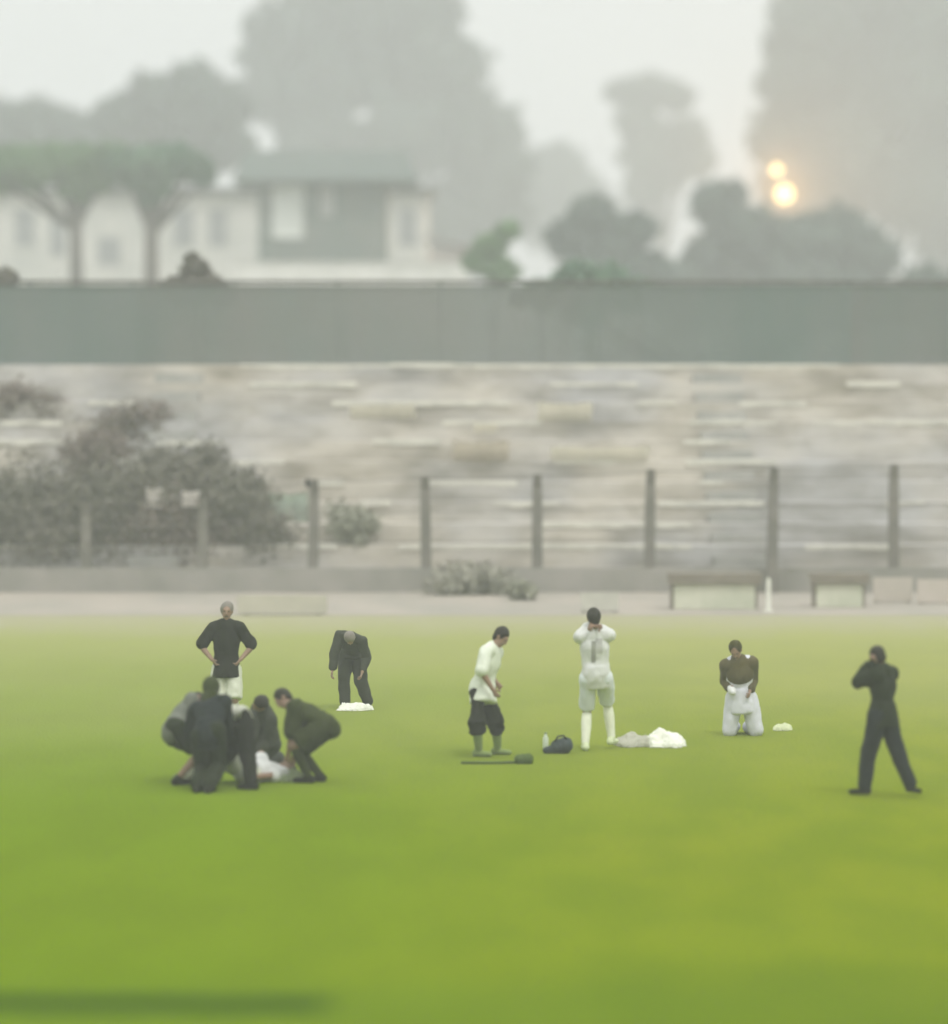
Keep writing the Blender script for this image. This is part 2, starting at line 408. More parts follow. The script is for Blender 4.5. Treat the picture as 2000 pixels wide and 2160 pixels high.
# far crowns, dissolving in the mist
tree('huge spreading tree towering behind the house, pale in the mist', 400,
     kb([(560,60,85),(660,20,110),(790,30,110),(560,180,95),(680,150,130),(830,130,110),(900,250,110),(760,280,120),(620,290,90),(950,340,85),(880,420,80),(975,260,45),(520,110,60),(990,420,50),(870,500,60)]),
     g_far, trunk=770, leaf=.75, n=34000, holes=kb([(708,222,27),(713,130,17)]), tr=1.0)
tree('broad rounded tree left of the huge tree, its top a low dome', 320,
     kb([(370,170,60),(320,200,70),(420,220,70),(250,240,70),(360,270,80),(450,290,55),(170,280,70),(90,260,75),(20,270,90),(260,300,60),(-50,250,80)]),
     g_far, trunk=330, leaf=.5, n=26000, tr=.7)
tree('mushroom shaped tree standing alone pale grey in the distance', 480,
     kb([(1265,175,40),(1215,180,30),(1315,190,34),(1245,240,44),(1260,300,50),(1340,260,38),(1350,310,45),(1290,330,45),(1195,178,18),(1260,370,40)]),
     g_far, trunk=1395, leaf=.8, n=11000, tr=.8)
tree('tall pale tree mass filling the upper right corner', 400,
     kb([(1600,40,105),(1720,30,120),(1840,40,130),(1570,160,90),(1690,170,130),(1830,190,140),(1540,270,80),(1660,320,120),(1800,350,130),(1900,250,130),(1560,360,80),(1870,470,90),(1530,90,40)]),
     g_far, trunk=1800, leaf=.75, n=36000, tr=1.2)
tree('distant thin tree between the huge tree and the lone one', 520,
     kb([(1080,330,60),(1130,390,60),(1060,430,60),(1180,430,50),(1020,380,50)]), g_far, trunk=1190, leaf=.8, n=7000, tr=.6)
tree('wide dark rounded tree below the lit floodlight', 236,
     kb([(1400,400,52),(1460,460,72),(1545,482,66),(1630,460,72),(1690,500,62),(1400,500,66),(1570,570,90),(1470,580,90),(1660,580,70),(1420,380,38),(1600,470,60),(1350,560,60),(1330,620,50)]),
     g_far, trunk=1640, leaf=.4, n=26000, tr=.6)
tree('bushy grey tree right of the white wall', 215,
     kb([(1150,420,45),(1120,470,50),(1190,480,55),(1235,450,42),(1160,540,65),(1260,530,50)]), g_far, trunk=1250, leaf=.38, n=12000, tr=.4)
tree('small round tree at the right edge behind the wall', 200,
     kb([(1800,560,48),(1850,590,55),(1760,600,40),(1900,560,55)]), g_far, trunk=2000, leaf=.35, n=8000, tr=.4)
# two street trees with bare trunks before the pale building
tree('green tree with bare trunk, left one of the pair by the pale building', 188,
     kb([(150,320,50),(90,320,46),(30,325,52),(-30,320,50),(180,345,36),(140,365,26),(215,315,42),(60,350,26),(5,352,28),(160,385,14)]), g_lush, trunk=165, leaf=.26, n=16000, tr=.34, ff=.98)
tree('green tree with bare trunk, right one of the pair by the pale building', 184,
     kb([(290,325,46),(340,315,42),(245,325,42),(375,325,34),(300,360,32),(270,350,24),(400,345,20),(292,385,18)]), g_mid, trunk=318, leaf=.26, n=13000, tr=.38, ff=.96)
# growth directly behind the wall
def shrub(label, d, blobs, m, n=6000, leaf=.12, kind='bush', group=None, z0=0.0):
    return tree(label, d, blobs, m, leaf=leaf, n=n, kind=kind, group=group, tr=.08)
G2 = 'bushes behind the back wall'
shrub('pointed dark bush rising over the wall left of its bare stretch', 97, kb([(380,525,26),(395,560,36),(350,565,34),(430,575,26),(375,505,14)]), g_near, n=5000, group=G2)
shrub('dark bush over the wall in the far left corner', 97, kb([(5,545,28),(-30,560,40),(40,580,25)]), g_near, n=3500, group=G2)
shrub('small fresh green bush beside the end of the white wall', 160, kb([(955,480,32),(990,450,24),(930,510,30),(975,530,36)]), g_lush, n=5000, leaf=.16, group=G2)
shrub('wide teal green bush over the wall below the bushy grey tree', 130, kb([(1120,545,42),(1180,550,45),(1060,575,38),(1240,575,40),(1140,600,42),(1290,590,34)]), g_mid, n=9000, leaf=.16, group=G2)
shrub('long low bush spilling over the wall under the floodlight', 112, kb([(1400,600,40),(1480,600,45),(1560,605,45),(1640,610,42),(1340,605,34),(1720,605,36)]), g_near, n=9000, leaf=.14, group=G2)
shrub('hedge along the top of the wall between the teal bush and the corner', 99, kb([(x, 572 + (x * 7 % 13), 17) for x in range(1010, 1760, 34)]), g_far, n=9000, leaf=.12, group=G2)
shrub('low ragged bush over the wall at the right end', 103, kb([(1790,590,34),(1850,585,40),(1900,600,40)]), g_near, n=4500, leaf=.14, group=G2)

# overgrowth on and below the terrace, left side
def growth(label, px, py, w, h, d, m, n=4500, group='bushes growing over the left of the terrace', zb=None, leaf=.07):
    """a bush rooted at height zb, its mass centred on (px,py) and w by h photo px"""
    s = F_PX / d; c = at(px, py, d); base = Vector((c.x, d, zb if zb is not None else 0))
    rr = random.Random(int(px + py)); bl = []
    for k in range(int(10 * max(1, w / h / 1.2))):
        bl.append((c + Vector((rr.uniform(-.42, .42) * w / s, rr.uniform(-.3, .3), rr.uniform(-.3, .26) * h / s)), rr.uniform(.2, .34) * min(w, h * 1.3) / s))
    root = empty('bush', base); tag(root, label, 'bush', group)
    link('foliage', leaf_mesh('foliage', bl, n, leaf, m, origin=base, loose=1.0), root)
    bm = bmesh.new()
    for c2, R in bl[:6]:
        e = c2 - base; tube(bm, [Vector((rr.uniform(-.1, .1), 0, -.02)), e * .5 + Vector((.04, 0, 0)), e], [.03, .02, .008], 6)
    finish(bm, 'stem', mat('twig', (.10, .08, .06), (.06, .05, .04)), root)
    return root
g_br = leafmat('leaf_brown', (.21, .165, .14), (.165, .14, .115))
def ystep(i): return 84 + .95 + i * .86
growth('brownish dead bush high on the left steps, wide flat top', 235, 900, 230, 110, ystep(6) + .3, g_br, zb=.52 + 7 * .427, leaf=.06)
growth('brown bush hanging below the wide dead one', 195, 950, 110, 120, ystep(4) + .3, g_br, zb=.52 + 5 * .427)
growth('round grey green bush on the middle steps', 385, 985, 150, 120, ystep(3) + .3, g_near, zb=.52 + 4 * .427)
growth('large dark bush at the left frame edge', 40, 1090, 300, 240, 85.6, g_near, n=12000)
growth('large dark bush at the left, second from the frame edge', 230, 1085, 280, 230, 85.6, g_near, n=12000)
growth('dark brown bush around the white tin sheets', 385, 1130, 230, 190, 85.5, g_br, n=9000)
growth('grey green bush between two fence posts left of the pale tarpaulin', 505, 1080, 170, 220, 85.4, g_near, n=9000)
growth('small olive bush in the middle of the fence bay', 745, 1110, 90, 100, 85.3, leafmat('leaf_olive', (.27, .28, .21), (.34, .34, .26)), n=2500)
growth('thin low bush at the top left corner of the terrace', 60, 850, 150, 90, ystep(7) + .3, g_br, zb=.52 + 8 * .427, n=1800)
G4 = 'weeds along the foot of the front wall'
growth('low brown weeds behind the player bowing in a white shirt', 1000, 1225, 170, 90, 83.2, leafmat('leaf_dry', (.36, .34, .28), (.28, .28, .22)), n=4000, group=G4)
growth('low olive weeds right of the bowed player head', 1100, 1255, 50, 70, 81.5, leafmat('leaf_olive', (.27, .28, .21), (.34, .34, .26)), n=1300, group=G4)

# ------------------------------------------------------------------ buildings behind
def wall_box(bm, px0, px1, py0, d, depth, z0=0):
    a = at(px0, py0, d); b = at(px1, py0, d); box(bm, a.x, b.x, d, d + depth, z0, a.z)
def building():
    d = 225; root = empty('pale_building', (at(500, 750, d).x, d, 0)); tag(root, 'long pale plastered building behind the pair of street trees', 'building')
    o = root.location; inv = Matrix.Translation(-o)
    def part(bm, name, m, par=root, bevel=0):
        bm.transform(inv if par is root else Matrix()); return finish(bm, name, m, par, bevel=bevel)
    plaster = mat('pale_plaster', (.74, .71, .66), (.55, .55, .51), scale=.3, bump=.1)
    bm = bmesh.new(); wall_box(bm, -90, 900, 408, d, 9); part(bm, 'wall', plaster)
    bm = bmesh.new(); a = at(-100, 408, d - .5); b = at(915, 408, d - .5); box(bm, a.x, b.x, d - .6, d + 9.4, a.z, a.z + .35)
    part(bm, 'roof', mat('roof_grey', (.16, .16, .15), (.10, .11, .10), scale=1), bevel=.03)
    for (x0, x1, y0, y1) in ((30, 75, 440, 520), (105, 140, 450, 540), (205, 255, 500, 560), (365, 410, 440, 520), (440, 480, 440, 520), (840, 880, 440, 520)):
        a = at(x0, y0, d); b = at(x1, y1, d)
        bm = bmesh.new(); t = .08
        box(bm, a.x, b.x, d - .06, d - .003, a.z - t, a.z); box(bm, a.x, b.x, d - .06, d - .003, b.z, b.z + t)
        box(bm, a.x, a.x + t, d - .058, d - .004, b.z + t, a.z - t); box(bm, b.x - t, b.x, d - .058, d - .004, b.z + t, a.z - t)
        fr = part(bm, 'window', mat('frame_paint', (.5, .5, .46), (.4, .4, .37)))
        bm = bmesh.new(); box(bm, a.x + t, b.x - t, d - .03, d - .005, b.z + t, a.z - t)
        p = finish(bm, 'pane', mat('window_glass', (.26, .27, .27), (.34, .34, .34), rough=.3, bump=0), fr); p.data.transform(inv)
building()
def house():
    d = 205; root = empty('dark_house', (at(680, 750, d).x, d, 0)); tag(root, 'dark house with a wide hipped roof and one bright tall window', 'house')
    o = root.location; inv = Matrix.Translation(-o)
    def part(bm, name, m, par=root, bevel=0):
        bm.transform(inv); return finish(bm, name, m, par, bevel=bevel)
    bm = bmesh.new(); a = at(545, 372, d); b = at(815, 372, d); box(bm, a.x, b.x, d, d + 6, 0, a.z)
    part(bm, 'wall', mat('dark_plaster', (.13, .17, .15), (.19, .20, .175), scale=.5, bump=.1))
    # hipped roof with eaves
    e0 = at(492, 376, d - 1); e1 = at(880, 376, d - 1); r0 = at(520, 318, d + 3); r1 = at(860, 318, d + 3)
    bm = bmesh.new(); zt = e0.z
    lo = [bm.verts.new(p) for p in ((e0.x, d - 1, zt), (e1.x, d - 1, zt), (e1.x, d + 7, zt), (e0.x, d + 7, zt))]
    lo2 = [bm.verts.new((v.co.x, v.co.y, zt - .22)) for v in lo]
    rg = [bm.verts.new((r0.x, d + 3, r0.z)), bm.verts.new((r1.x, d + 3, r0.z))]
    bm.faces.new((lo[0], lo[1], rg[1], rg[0])); bm.faces.new((lo[2], lo[3], rg[0], rg[1])); bm.faces.new((lo[1], lo[2], rg[1])); bm.faces.new((lo[3], lo[0], rg[0]))
    for k in range(4): bm.faces.new((lo2[k], lo2[(k + 1) % 4], lo[(k + 1) % 4], lo[k]))
    bm.faces.new(lo2[::-1])
    part(bm, 'roof', mat('roof_tiles', (.09, .125, .11), (.13, .14, .125), scale=2, stretch=(1, 1, 4)))
    for (x0, x1, y0, y1, mm) in ((574, 641, 388, 503, mat('white_blind', (.75, .77, .73), (.62, .64, .60), scale=1, bump=0)),
                                 (676, 704, 395, 455, mat('dim_blind', (.42, .42, .40), (.3, .3, .28), scale=1, bump=0))):
        a = at(x0, y0, d); b = at(x1, y1, d); t = .07
        bm = bmesh.new()
        box(bm, a.x, b.x, d - .1, d - .003, a.z - t, a.z); box(bm, a.x, b.x, d - .14, d - .003, b.z, b.z + t)
        box(bm, a.x, a.x + t, d - .098, d - .004, b.z + t, a.z - t); box(bm, b.x - t, b.x, d - .098, d - .004, b.z + t, a.z - t)
        fr = part(bm, 'window', mat('frame_white', (.7, .7, .66), (.6, .6, .56)))
        bm = bmesh.new(); box(bm, a.x + t, b.x - t, d - .04, d - .006, b.z + t, a.z - t); part(bm, 'pane', mm, fr)
house()
def white_wall():
    d = 178; a = at(487, 556, d); b = at(985, 556, d)
    root = empty('boundary_wall', ((a.x + b.x) / 2, d, 0)); tag(root, 'whitewashed boundary wall below the dark house', 'wall')
    w = (b.x - a.x) / 2
    bm = bmesh.new(); box(bm, -w, w, 0, .22, 0, a.z); finish(bm, 'wall', mat('whitewash', (.80, .78, .74), (.52, .52, .48), scale=.6, lo=.45, hi=.8), root)
    bm = bmesh.new(); box(bm, -w - .05, w + .05, -.06, .28, a.z, a.z + .1); finish(bm, 'coping', mat('whitewash_cap', (.6, .58, .54), (.45, .44, .40)), root, bevel=.01)
    for k in range(7):
        x = -w + 2 * w * k / 6; bm = bmesh.new(); box(bm, x - .14, x + .14, -.1, -.002, 0, a.z - .02); finish(bm, 'pier', MATS['whitewash'], root)
white_wall()
def shed():
    d = 182; a = at(905, 500, d); b = at(1010, 500, d)
    root = empty('small_shed', ((a.x + b.x) / 2, d, 0)); tag(root, 'small pinkish pale shed at the right end of the white wall', 'shed')
    w = (b.x - a.x) / 2; z = a.z
    bm = bmesh.new(); box(bm, -w, w * .6, 0, 3, 0, z - .5); finish(bm, 'wall', mat('pink_plaster', (.50, .44, .40), (.42, .38, .35)), root)
    bm = bmesh.new(); v = [bm.verts.new(p) for p in ((-w - .2, -.3, z - .1), (w * .6 + .2, -.3, z - .5), (w * .6 + .2, 3.3, z - .5), (-w - .2, 3.3, z - .1))]
    u = [bm.verts.new(q.co + Vector((0, 0, .12))) for q in v]
    bm.faces.new(v[::-1]); bm.faces.new(u)
    for k in range(4): bm.faces.new((v[k], v[(k + 1) % 4], u[(k + 1) % 4], u[k]))
    finish(bm, 'roof', mat('pink_roof', (.46, .42, .39), (.38, .35, .33)), root)
shed()

# ------------------------------------------------------------------ floodlight
def floodlight():
    d = 252; base = at(1648, 750, d); base.z = 0
    root = empty('floodlight', base); tag(root, 'lit floodlight mast with two glowing warm lamps above the dark tree', 'floodlight')
    steel = mat('galvanised', (.3, .31, .31), (.22, .23, .23), rough=.5)
    ztop = at(1640, 352, d).z
    bm = bmesh.new(); tube(bm, [Vector((0, .6, -.05)), Vector((0, .6, ztop * .5)), Vector((0, .6, ztop))], [.22, .17, .1], 12); finish(bm, 'mast', steel, root, smooth=True)
    em = bpy.data.materials.new('lamp_glow'); em.use_nodes = True; b = em.node_tree.nodes['Principled BSDF']
    b.inputs['Base Color'].default_value = (.2, .18, .12, 1); b.inputs['Emission Color'].default_value = (1, .76, .36, 1); b.inputs['Emission Strength'].default_value = 3.0
    for (px, py, r, e) in ((1638, 358, .34, 9000), (1655, 409, .56, 22000)):
        c = at(px, py, d) - base
        bm = bmesh.new(); ring = []
        for (yy, q) in ((.0, 1.0), (.02, .96), (.25, .8), (.42, .35)):
            ring.append([bm.verts.new((c.x + math.cos(k * math.pi / 12) * r * q * 1.08, c.y + yy, c.z + math.sin(k * math.pi / 12) * r * q * 1.08)) for k in range(24)])
        for a, b_ in zip(ring, ring[1:]):
            for k in range(24): bm.faces.new((a[k], a[(k + 1) % 24], b_[(k + 1) % 24], b_[k]))
        bm.faces.new(ring[-1])
        h = finish(bm, 'lamp_housing', steel, root, smooth=True)
        bm = bmesh.new(); ellipsoid(bm, Vector((c.x, c.y + .03, c.z)), (Vector((1, 0, 0)), Vector((0, 1, 0)), Vector((0, 0, 1))), (r * .93, .07, r * .93), 24, 12)
        finish(bm, 'lens', em, h, smooth=True)
        bm = bmesh.new(); tube(bm, [Vector((c.x, c.y + .4, c.z)), Vector((0, .6, c.z))], [.05, .05], 8); finish(bm, 'bracket', steel, root)
        L = bpy.data.lights.new('lamp_light', 'SPOT'); L.spot_size = math.radians(165); L.spot_blend = .6; L.energy = e; L.color = (1, .5, .14); L.shadow_soft_size = 0
        lo = bpy.data.objects.new('lamp_light', L); C.objects.link(lo); lo.parent = h; lo.location = (c.x, c.y - .12, c.z); lo.rotation_euler = (-math.pi / 2, 0, 0)
floodlight()

# ------------------------------------------------------------------ things on the terrace
def banner(label, px0, px1, py0, py1, d, m, group=None, kind='banner', cat='banner', zfloor=None):
    nx, nz_ = 24, 12; drape = group == GB
    def nose(z): return 84.95 + ((z - .52) / .427 - 1) * .86 - .05
    def hit(px, py):
        dd = d
        for _ in range(12): dd = nose(at(px, py, dd).z) if drape else d
        return at(px, py, dd)
    a = hit(px0, py0); b = hit(px1, py1); dy_ = a.y - b.y if drape else 0; d = b.y
    me = bmesh.new(); cx = (a.x + b.x) / 2; base = Vector((cx, d, b.z)); rr = random.random() * 50
    g = []
    for j in range(nz_ + 1):
        row = []
        for i in range(nx + 1):
            u, v = i / nx, j / nz_
            x = a.x + (b.x - a.x) * u - cx; z = (a.z - b.z) * v - .04 * math.sin(u * math.pi) * v
            y = .05 * noise.noise(Vector((u * 5 + rr, v * 2, 0))) + .02 * math.sin(u * 30) * (1 - v)
            row.append(me.verts.new((x, y - .05 + dy_ * (1 - v), z + .03 * noise.noise(Vector((u * 6 + rr, v * 3, 4))))))
        g.append(row)
    for j in range(nz_):
        for i in range(nx): me.faces.new((g[j][i], g[j][i + 1], g[j + 1][i + 1], g[j + 1][i]))
    bmesh.ops.solidify(me, geom=list(me.faces), thickness=.006)
    o = finish(me, kind, m, loc=base, smooth=True); tag(o, label, cat, group)
    return o
cream = mat('cream_cloth', (.80, .77, .68), (.68, .66, .58), scale=2, lo=.4, hi=.8)
palegreen = mat('pale_green_sheet', (.52, .60, .50), (.46, .53, .45), scale=2)
tin = mat('white_tin', (.80, .76, .70), (.66, .62, .57), scale=3)
GB = 'pale cloth sheets hung over the terrace steps'
def yb(i): return 84.95 + i * .86 - .03
banner('tall cream sheet on the upper steps right of centre', 1133, 1250, 846, 905, yb(7), cream, GB)
banner('widest cream sheet, hung one step above the middle fence post', 1160, 1372, 938, 984, yb(5), cream, GB)
banner('cream sheet with its corner folded, left of the widest one', 955, 1075, 925, 990, yb(4), mat('sand_cloth', (.72, .67, .58), (.62, .58, .50), scale=2), GB)
banner('narrow yellowish white sheet on the upper steps left of centre', 738, 876, 852, 885, yb(7), cream, GB)
banner('small greenish white sheet between the two upper cream sheets', 1000, 1050, 890, 912, yb(6), cream, GB)
banner('pale green tarpaulin right of the grey green bush', 562, 650, 1038, 1102, yb(2), palegreen, None, 'tarpaulin', 'tarpaulin')
banner('upright white tin sheet in the brown bush, left one', 309, 342, 1028, 1070, 84.6, tin, 'white tin sheets in the bushes', 'tin_sheet', 'tin sheet')
banner('crooked white tin sheet in the brown bush, right one', 384, 420, 1034, 1068, 84.6, tin, 'white tin sheets in the bushes', 'tin_sheet', 'tin sheet')

# ------------------------------------------------------------------ trackside things
def bench(label, px0, px1, pyt, pyb, end_post):
    p0 = ground(px0, pyb); p1 = ground(px1, pyb); d = p0.y; top = at(px0, pyt, d).z; w = (p1.x - p0.x) / 2
    root = empty('bench', ((p0.x + p1.x) / 2, d, 0)); tag(root, label, 'bench', 'benches beside the running track')
    wood = mat('brown_plank', (.24, .21, .17), (.17, .15, .12), scale=3, stretch=(1, 6, 6)); wh = mat('limewash', (.62, .62, .50), (.50, .52, .40), scale=2)
    for k in range(3):
        bm = bmesh.new(); box(bm, -w - .05, w + .05, -.25 + k * .18, -.25 + k * .18 + .165, top - .045, top); finish(bm, 'seat_board', wood, root, bevel=.006)
    bm = bmesh.new(); box(bm, -w - .05, w + .05, -.29, -.255, top - .2, top - .002); finish(bm, 'fascia', wood, root, bevel=.004)
    bm = bmesh.new(); box(bm, -w + .08, w - .08, -.2, -.12, 0, top - .205); finish(bm, 'base_panel', wh, root, bevel=.006)
    for sx_ in (-w + .02, w - .08):
        bm = bmesh.new(); box(bm, sx_, sx_ + .06, -.18, .2, 0, top - .05); finish(bm, 'leg', wood, root, bevel=.004)
    return root
bench('brown topped bench with a white base left of the white marker post', 1412, 1600, 1209, 1284, True)
bench('brown topped bench right of the tallest fence post, shorter one', 1712, 1826, 1209, 1280, False)
p = ground(1621, 1290); r = empty('marker_post', p); tag(r, 'slim white marker post standing against the end of the bench', 'post')
bm = bmesh.new(); tube(bm, [Vector((0, 0, 0)), Vector((0, 0, .62))], [.05, .045], 12); tube(bm, [Vector((0, 0, .62)), Vector((0, 0, .66))], [.03, .02], 12); finish(bm, 'shaft', mat('white_paint', (.78, .78, .70), (.66, .66, .58), scale=8), r, smooth=False)
bm = bmesh.new(); box(bm, -.09, .09, -.09, .09, 0, .03); finish(bm, 'foot', MATS['white_paint'], r)
def board(label, px0, px1, pyt, pyb, m):
    p0 = ground(px0, pyb); p1 = ground(px1, pyb); z = at(px0, pyt, p0.y).z; w = (p1.x - p0.x) / 2
    root = empty('side_board', ((p0.x + p1.x) / 2, p0.y, 0)); tag(root, label, 'board', 'low blank boards beside the track')
    bm = bmesh.new(); box(bm, -w, w, 0, .03, .03, z); finish(bm, 'panel', m, root, bevel=.005)
    for x in (-w * .8, w * .8):
        bm = bmesh.new(); box(bm, x - .03, x + .03, .032, .3, 0, .05); box(bm, x - .025, x + .025, .032, .08, .052, z * .9); finish(bm, 'stay', MATS['brown_plank'], root)
board('white board standing behind the tall player in white', 1225, 1305, 1250, 1292, mat('board_white', (.55, .54, .47), (.45, .44, .39), scale=2))
board('low pinkish board in the right corner beyond the second bench', 1842, 1925, 1218, 1272, mat('board_pink', (.52, .47, .41), (.46, .42, .36), scale=2))
board('low pinkish board cut by the right edge of the frame', 1935, 2040, 1222, 1275, mat('board_pink2', (.54, .48, .42), (.46, .42, .36), scale=2))
board('long faint cream board behind the head of the man in black', 500, 690, 1256, 1298, mat('board_cream', (.52, .49, .41), (.45, .43, .36), scale=2))
#PEOPLE
# ------------------------------------------------------------------ people
def ik(a, c, l1, l2, pole):
    """middle joint of a two-bone limb from a to c"""
    d = c - a; L = min(d.length, (l1 + l2) * .998); dn = d.normalized(); c = a + dn * L
    x = (l1 * l1 - l2 * l2 + L * L) / (2 * L); h = math.sqrt(max(l1 * l1 - x * x, 0))
    q = pole - dn * pole.dot(dn)
    q = q.normalized() if q.length > 1e-4 else frame_of(dn)[1]
    return a + dn * x + q * h, c
SKIN = mat('skin', (.30, .19, .13), (.25, .155, .105), scale=8, rough=.55, bump=.05)
HAIR = mat('black_hair', (.02, .018, .014), (.035, .03, .022), scale=40, rough=.6, bump=.4)
EYE = mat('eye_dark', (.02, .015, .012), (.03, .02, .02), rough=.3, bump=0)
def cloth(name, c, k=.78): return mat(name, c, tuple(x * k for x in c), scale=9, rough=.85, bump=.35)
SEED = [0]
def person(label, bx, by, H, f, pelvis, neck, head, ankles, wrists, knee_poles, elbow_poles, wear, face=None, toes=None, curl=.5, group=None, loose=1.0, lift=None, lying=False):
    """all points given as (photo px, photo py, metres away from the base point); ankles/wrists = (person's left, right)"""
    SEED[0] += 1; sd = SEED[0]
    base = ground(bx, by); k = H / 1.75
    def P(t): 
        return at(t[0], t[1], base.y + (t[2] if len(t) > 2 else 0)) - base
    pe = P(pelvis); ne = P(neck)
    u = (ne - pe); L = u.length; u.normalize()
    # keep the spine at its real length, whatever the picture distance says
    Ls = .50 * k; ne = pe + u * min(max(L, Ls * .9), Ls * 1.12)
    F = Vector(f).normalized(); fw = (F - u * F.dot(u)).normalized(); lf = u.cross(fw).normalized()
    hc = P(head); hu = (hc - ne).normalized(); hc = ne + hu * .165 * k
    fc = Vector(face).normalized() if face else fw; fc = (fc - hu * fc.dot(hu)).normalized(); hl = hu.cross(fc)
    # hip line stays nearly level even when the trunk bends
    hips = [pe + lf * s_ * .095 * k - u * .02 for s_ in (1, -1)]
    sh = [ne + lf * s_ * .178 * k - u * .055 * k for s_ in (1, -1)]
    th, shn, ua, fa = .44 * k, .42 * k, .29 * k, .255 * k
    an, kn, el, wr, td = [], [], [], [], []
    for i in range(2):
        A = P(ankles[i]); kp = Vector(knee_poles[i] if knee_poles else f)
        K_, A = ik(hips[i], A, th, shn, kp); A.z = max(A.z, .085 * k); kn.append(K_); an.append(A)
        td.append(Vector(toes[i]).normalized() if toes else F)
        E, Wp = ik(sh[i], P(wrists[i]), ua, fa, Vector(elbow_poles[i])); el.append(E); wr.append(Wp)
    for q in kn:
        q.z = max(q.z, .07)
    # ---- body
    bm = bmesh.new()
    def torso(bm, g=0.0, low=True):
        if low: capsule(bm, pe - lf * .07 * k - u * .03 * k, pe + lf * .07 * k - u * .03 * k, (.10 + g) * k, (.10 + g) * k, side=u, flat=.95)
        m1 = pe.lerp(ne, .3); m2 = pe.lerp(ne, .62); m3 = pe.lerp(ne, .84)
        capsule(bm, pe, m1, (.145 + g) * k, (.128 + g) * k, side=lf, flat=.74)
        capsule(bm, m1, m2, (.128 + g) * k, (.158 + g) * k, side=lf, flat=.70)
        capsule(bm, m2 + fw * .01, m3, (.155 + g) * k, (.13 + g) * k, side=lf, flat=.66)
        capsule(bm, sh[0] - lf * .02, sh[1] + lf * .02, (.058 + g) * k, (.058 + g) * k)
        for s_ in (0, 1): capsule(bm, sh[s_].lerp(ne, .15), ne + u * .01, (.05 + g) * k, (.045 + g) * k)
    torso(bm)
    capsule(bm, ne - u * .03, ne + hu * .09 * k, .056 * k, .05 * k)
    hk = k
    ellipsoid(bm, hc + hu * .02 * hk - fc * .008, (hl, fc, hu), (.074 * hk, .093 * hk, .098 * hk))
    ellipsoid(bm, hc - hu * .045 * hk + fc * .025 * hk, (hl, fc, hu), (.056 * hk, .064 * hk, .068 * hk))
    ellipsoid(bm, hc - hu * .098 * hk + fc * .062 * hk, (hl, fc, hu), (.025 * hk, .022 * hk, .02 * hk))
    capsule(bm, hc + hu * .012 * hk + fc * .086 * hk, hc - hu * .03 * hk + fc * .105 * hk, .009, .015, seg=10)     # nose
    capsule(bm, hc + hl * .03 + hu * .022 * hk + fc * .083 * hk, hc - hl * .03 + hu * .022 * hk + fc * .083 * hk, .012, .012, seg=10)  # brow
    for s_ in (1, -1): ellipsoid(bm, hc + hl * s_ * .076 * hk - fc * .006, (hl, fc, hu), (.012, .022 * hk, .032 * hk), 12, 8)   # ears
    for i in range(2):
        capsule(bm, hips[i], kn[i], .086 * k, .058 * k); capsule(bm, kn[i], kn[i].lerp(an[i], .35), .055 * k, .058 * k)
        capsule(bm, kn[i].lerp(an[i], .35), an[i], .057 * k, .038 * k)
        capsule(bm, sh[i], el[i], .052 * k, .040 * k); capsule(bm, el[i], el[i].lerp(wr[i], .3), .040 * k, .041 * k); capsule(bm, el[i].lerp(wr[i], .3), wr[i], .041 * k, .027 * k)
        fd = td[i]; heel = an[i] - Vector((0, 0, .05 * k)) - fd * .04 * k; toe = an[i] - Vector((0, 0, .062 * k)) + fd * .14 * k
        if heel.z < .03: heel.z = .035
        toe.z = max(toe.z, .028)
        capsule(bm, an[i], heel, .038 * k, .034 * k, seg=12); capsule(bm, heel, toe, .036 * k, .026 * k, side=fd.cross(Vector((0, 0, 1))), flat=.8, seg=12)
        hd = (wr[i] - el[i]).normalized(); pn = lf * (1 if i == 0 else -1); pn = (pn - hd * pn.dot(hd)); pn = pn.normalized() if pn.length > .05 else frame_of(hd)[1]
        wd = hd.cross(pn)
        capsule(bm, wr[i], wr[i] + hd * .075 * k, .03 * k, .038 * k, side=wd, flat=.42, seg=12)
    me = remeshed(bm, .0125, 3)
    bm = bmesh.new(); bm.from_mesh(me)
    nb = len(bm.faces)
    for i in range(2):      # four fingers and a thumb, each its own bent tapered chain
        hd = (wr[i] - el[i]).normalized(); pn = lf * (1 if i == 0 else -1); pn = (pn - hd * pn.dot(hd)); pn = pn.normalized() if pn.length > .05 else frame_of(hd)[1]
        wd = hd.cross(pn); palm = -pn
        for j, (off, ln) in enumerate(((-.027, .062), (-.009, .074), (.009, .07), (.026, .055))):
            p0 = wr[i] + hd * .07 * k + wd * off * k; c_ = curl + .12 * j
            p1 = p0 + (hd * math.cos(c_ * .4) + palm * math.sin(c_ * .4)) * ln * .45 * k
            p2 = p1 + (hd * math.cos(c_ * 1.2) + palm * math.sin(c_ * 1.2)) * ln * .32 * k
            p3 = p2 + (hd * math.cos(c_ * 2) + palm * math.sin(c_ * 2)) * ln * .27 * k
            tube(bm, [p0, p1, p2, p3], [.0095, .009, .008, .006], 8)
        q0 = wr[i] + hd * .025 * k + fw * 0 - wd * .03 * k; q1 = q0 + (hd * .6 - wd * .7 + palm * .3).normalized() * .035 * k; q2 = q1 + (hd * .85 - wd * .2 + palm * .45).normalized() * .03 * k
        tube(bm, [q0, q1, q2], [.012, .0105, .007], 8)
    bm.faces.ensure_lookup_table(); nf = len(bm.faces)
    for s_ in (1, -1): ellipsoid(bm, hc + hl * s_ * .03 * hk + hu * .004 * hk + fc * .082 * hk, (hl, fc, hu), (.013, .008, .007), 10, 6)
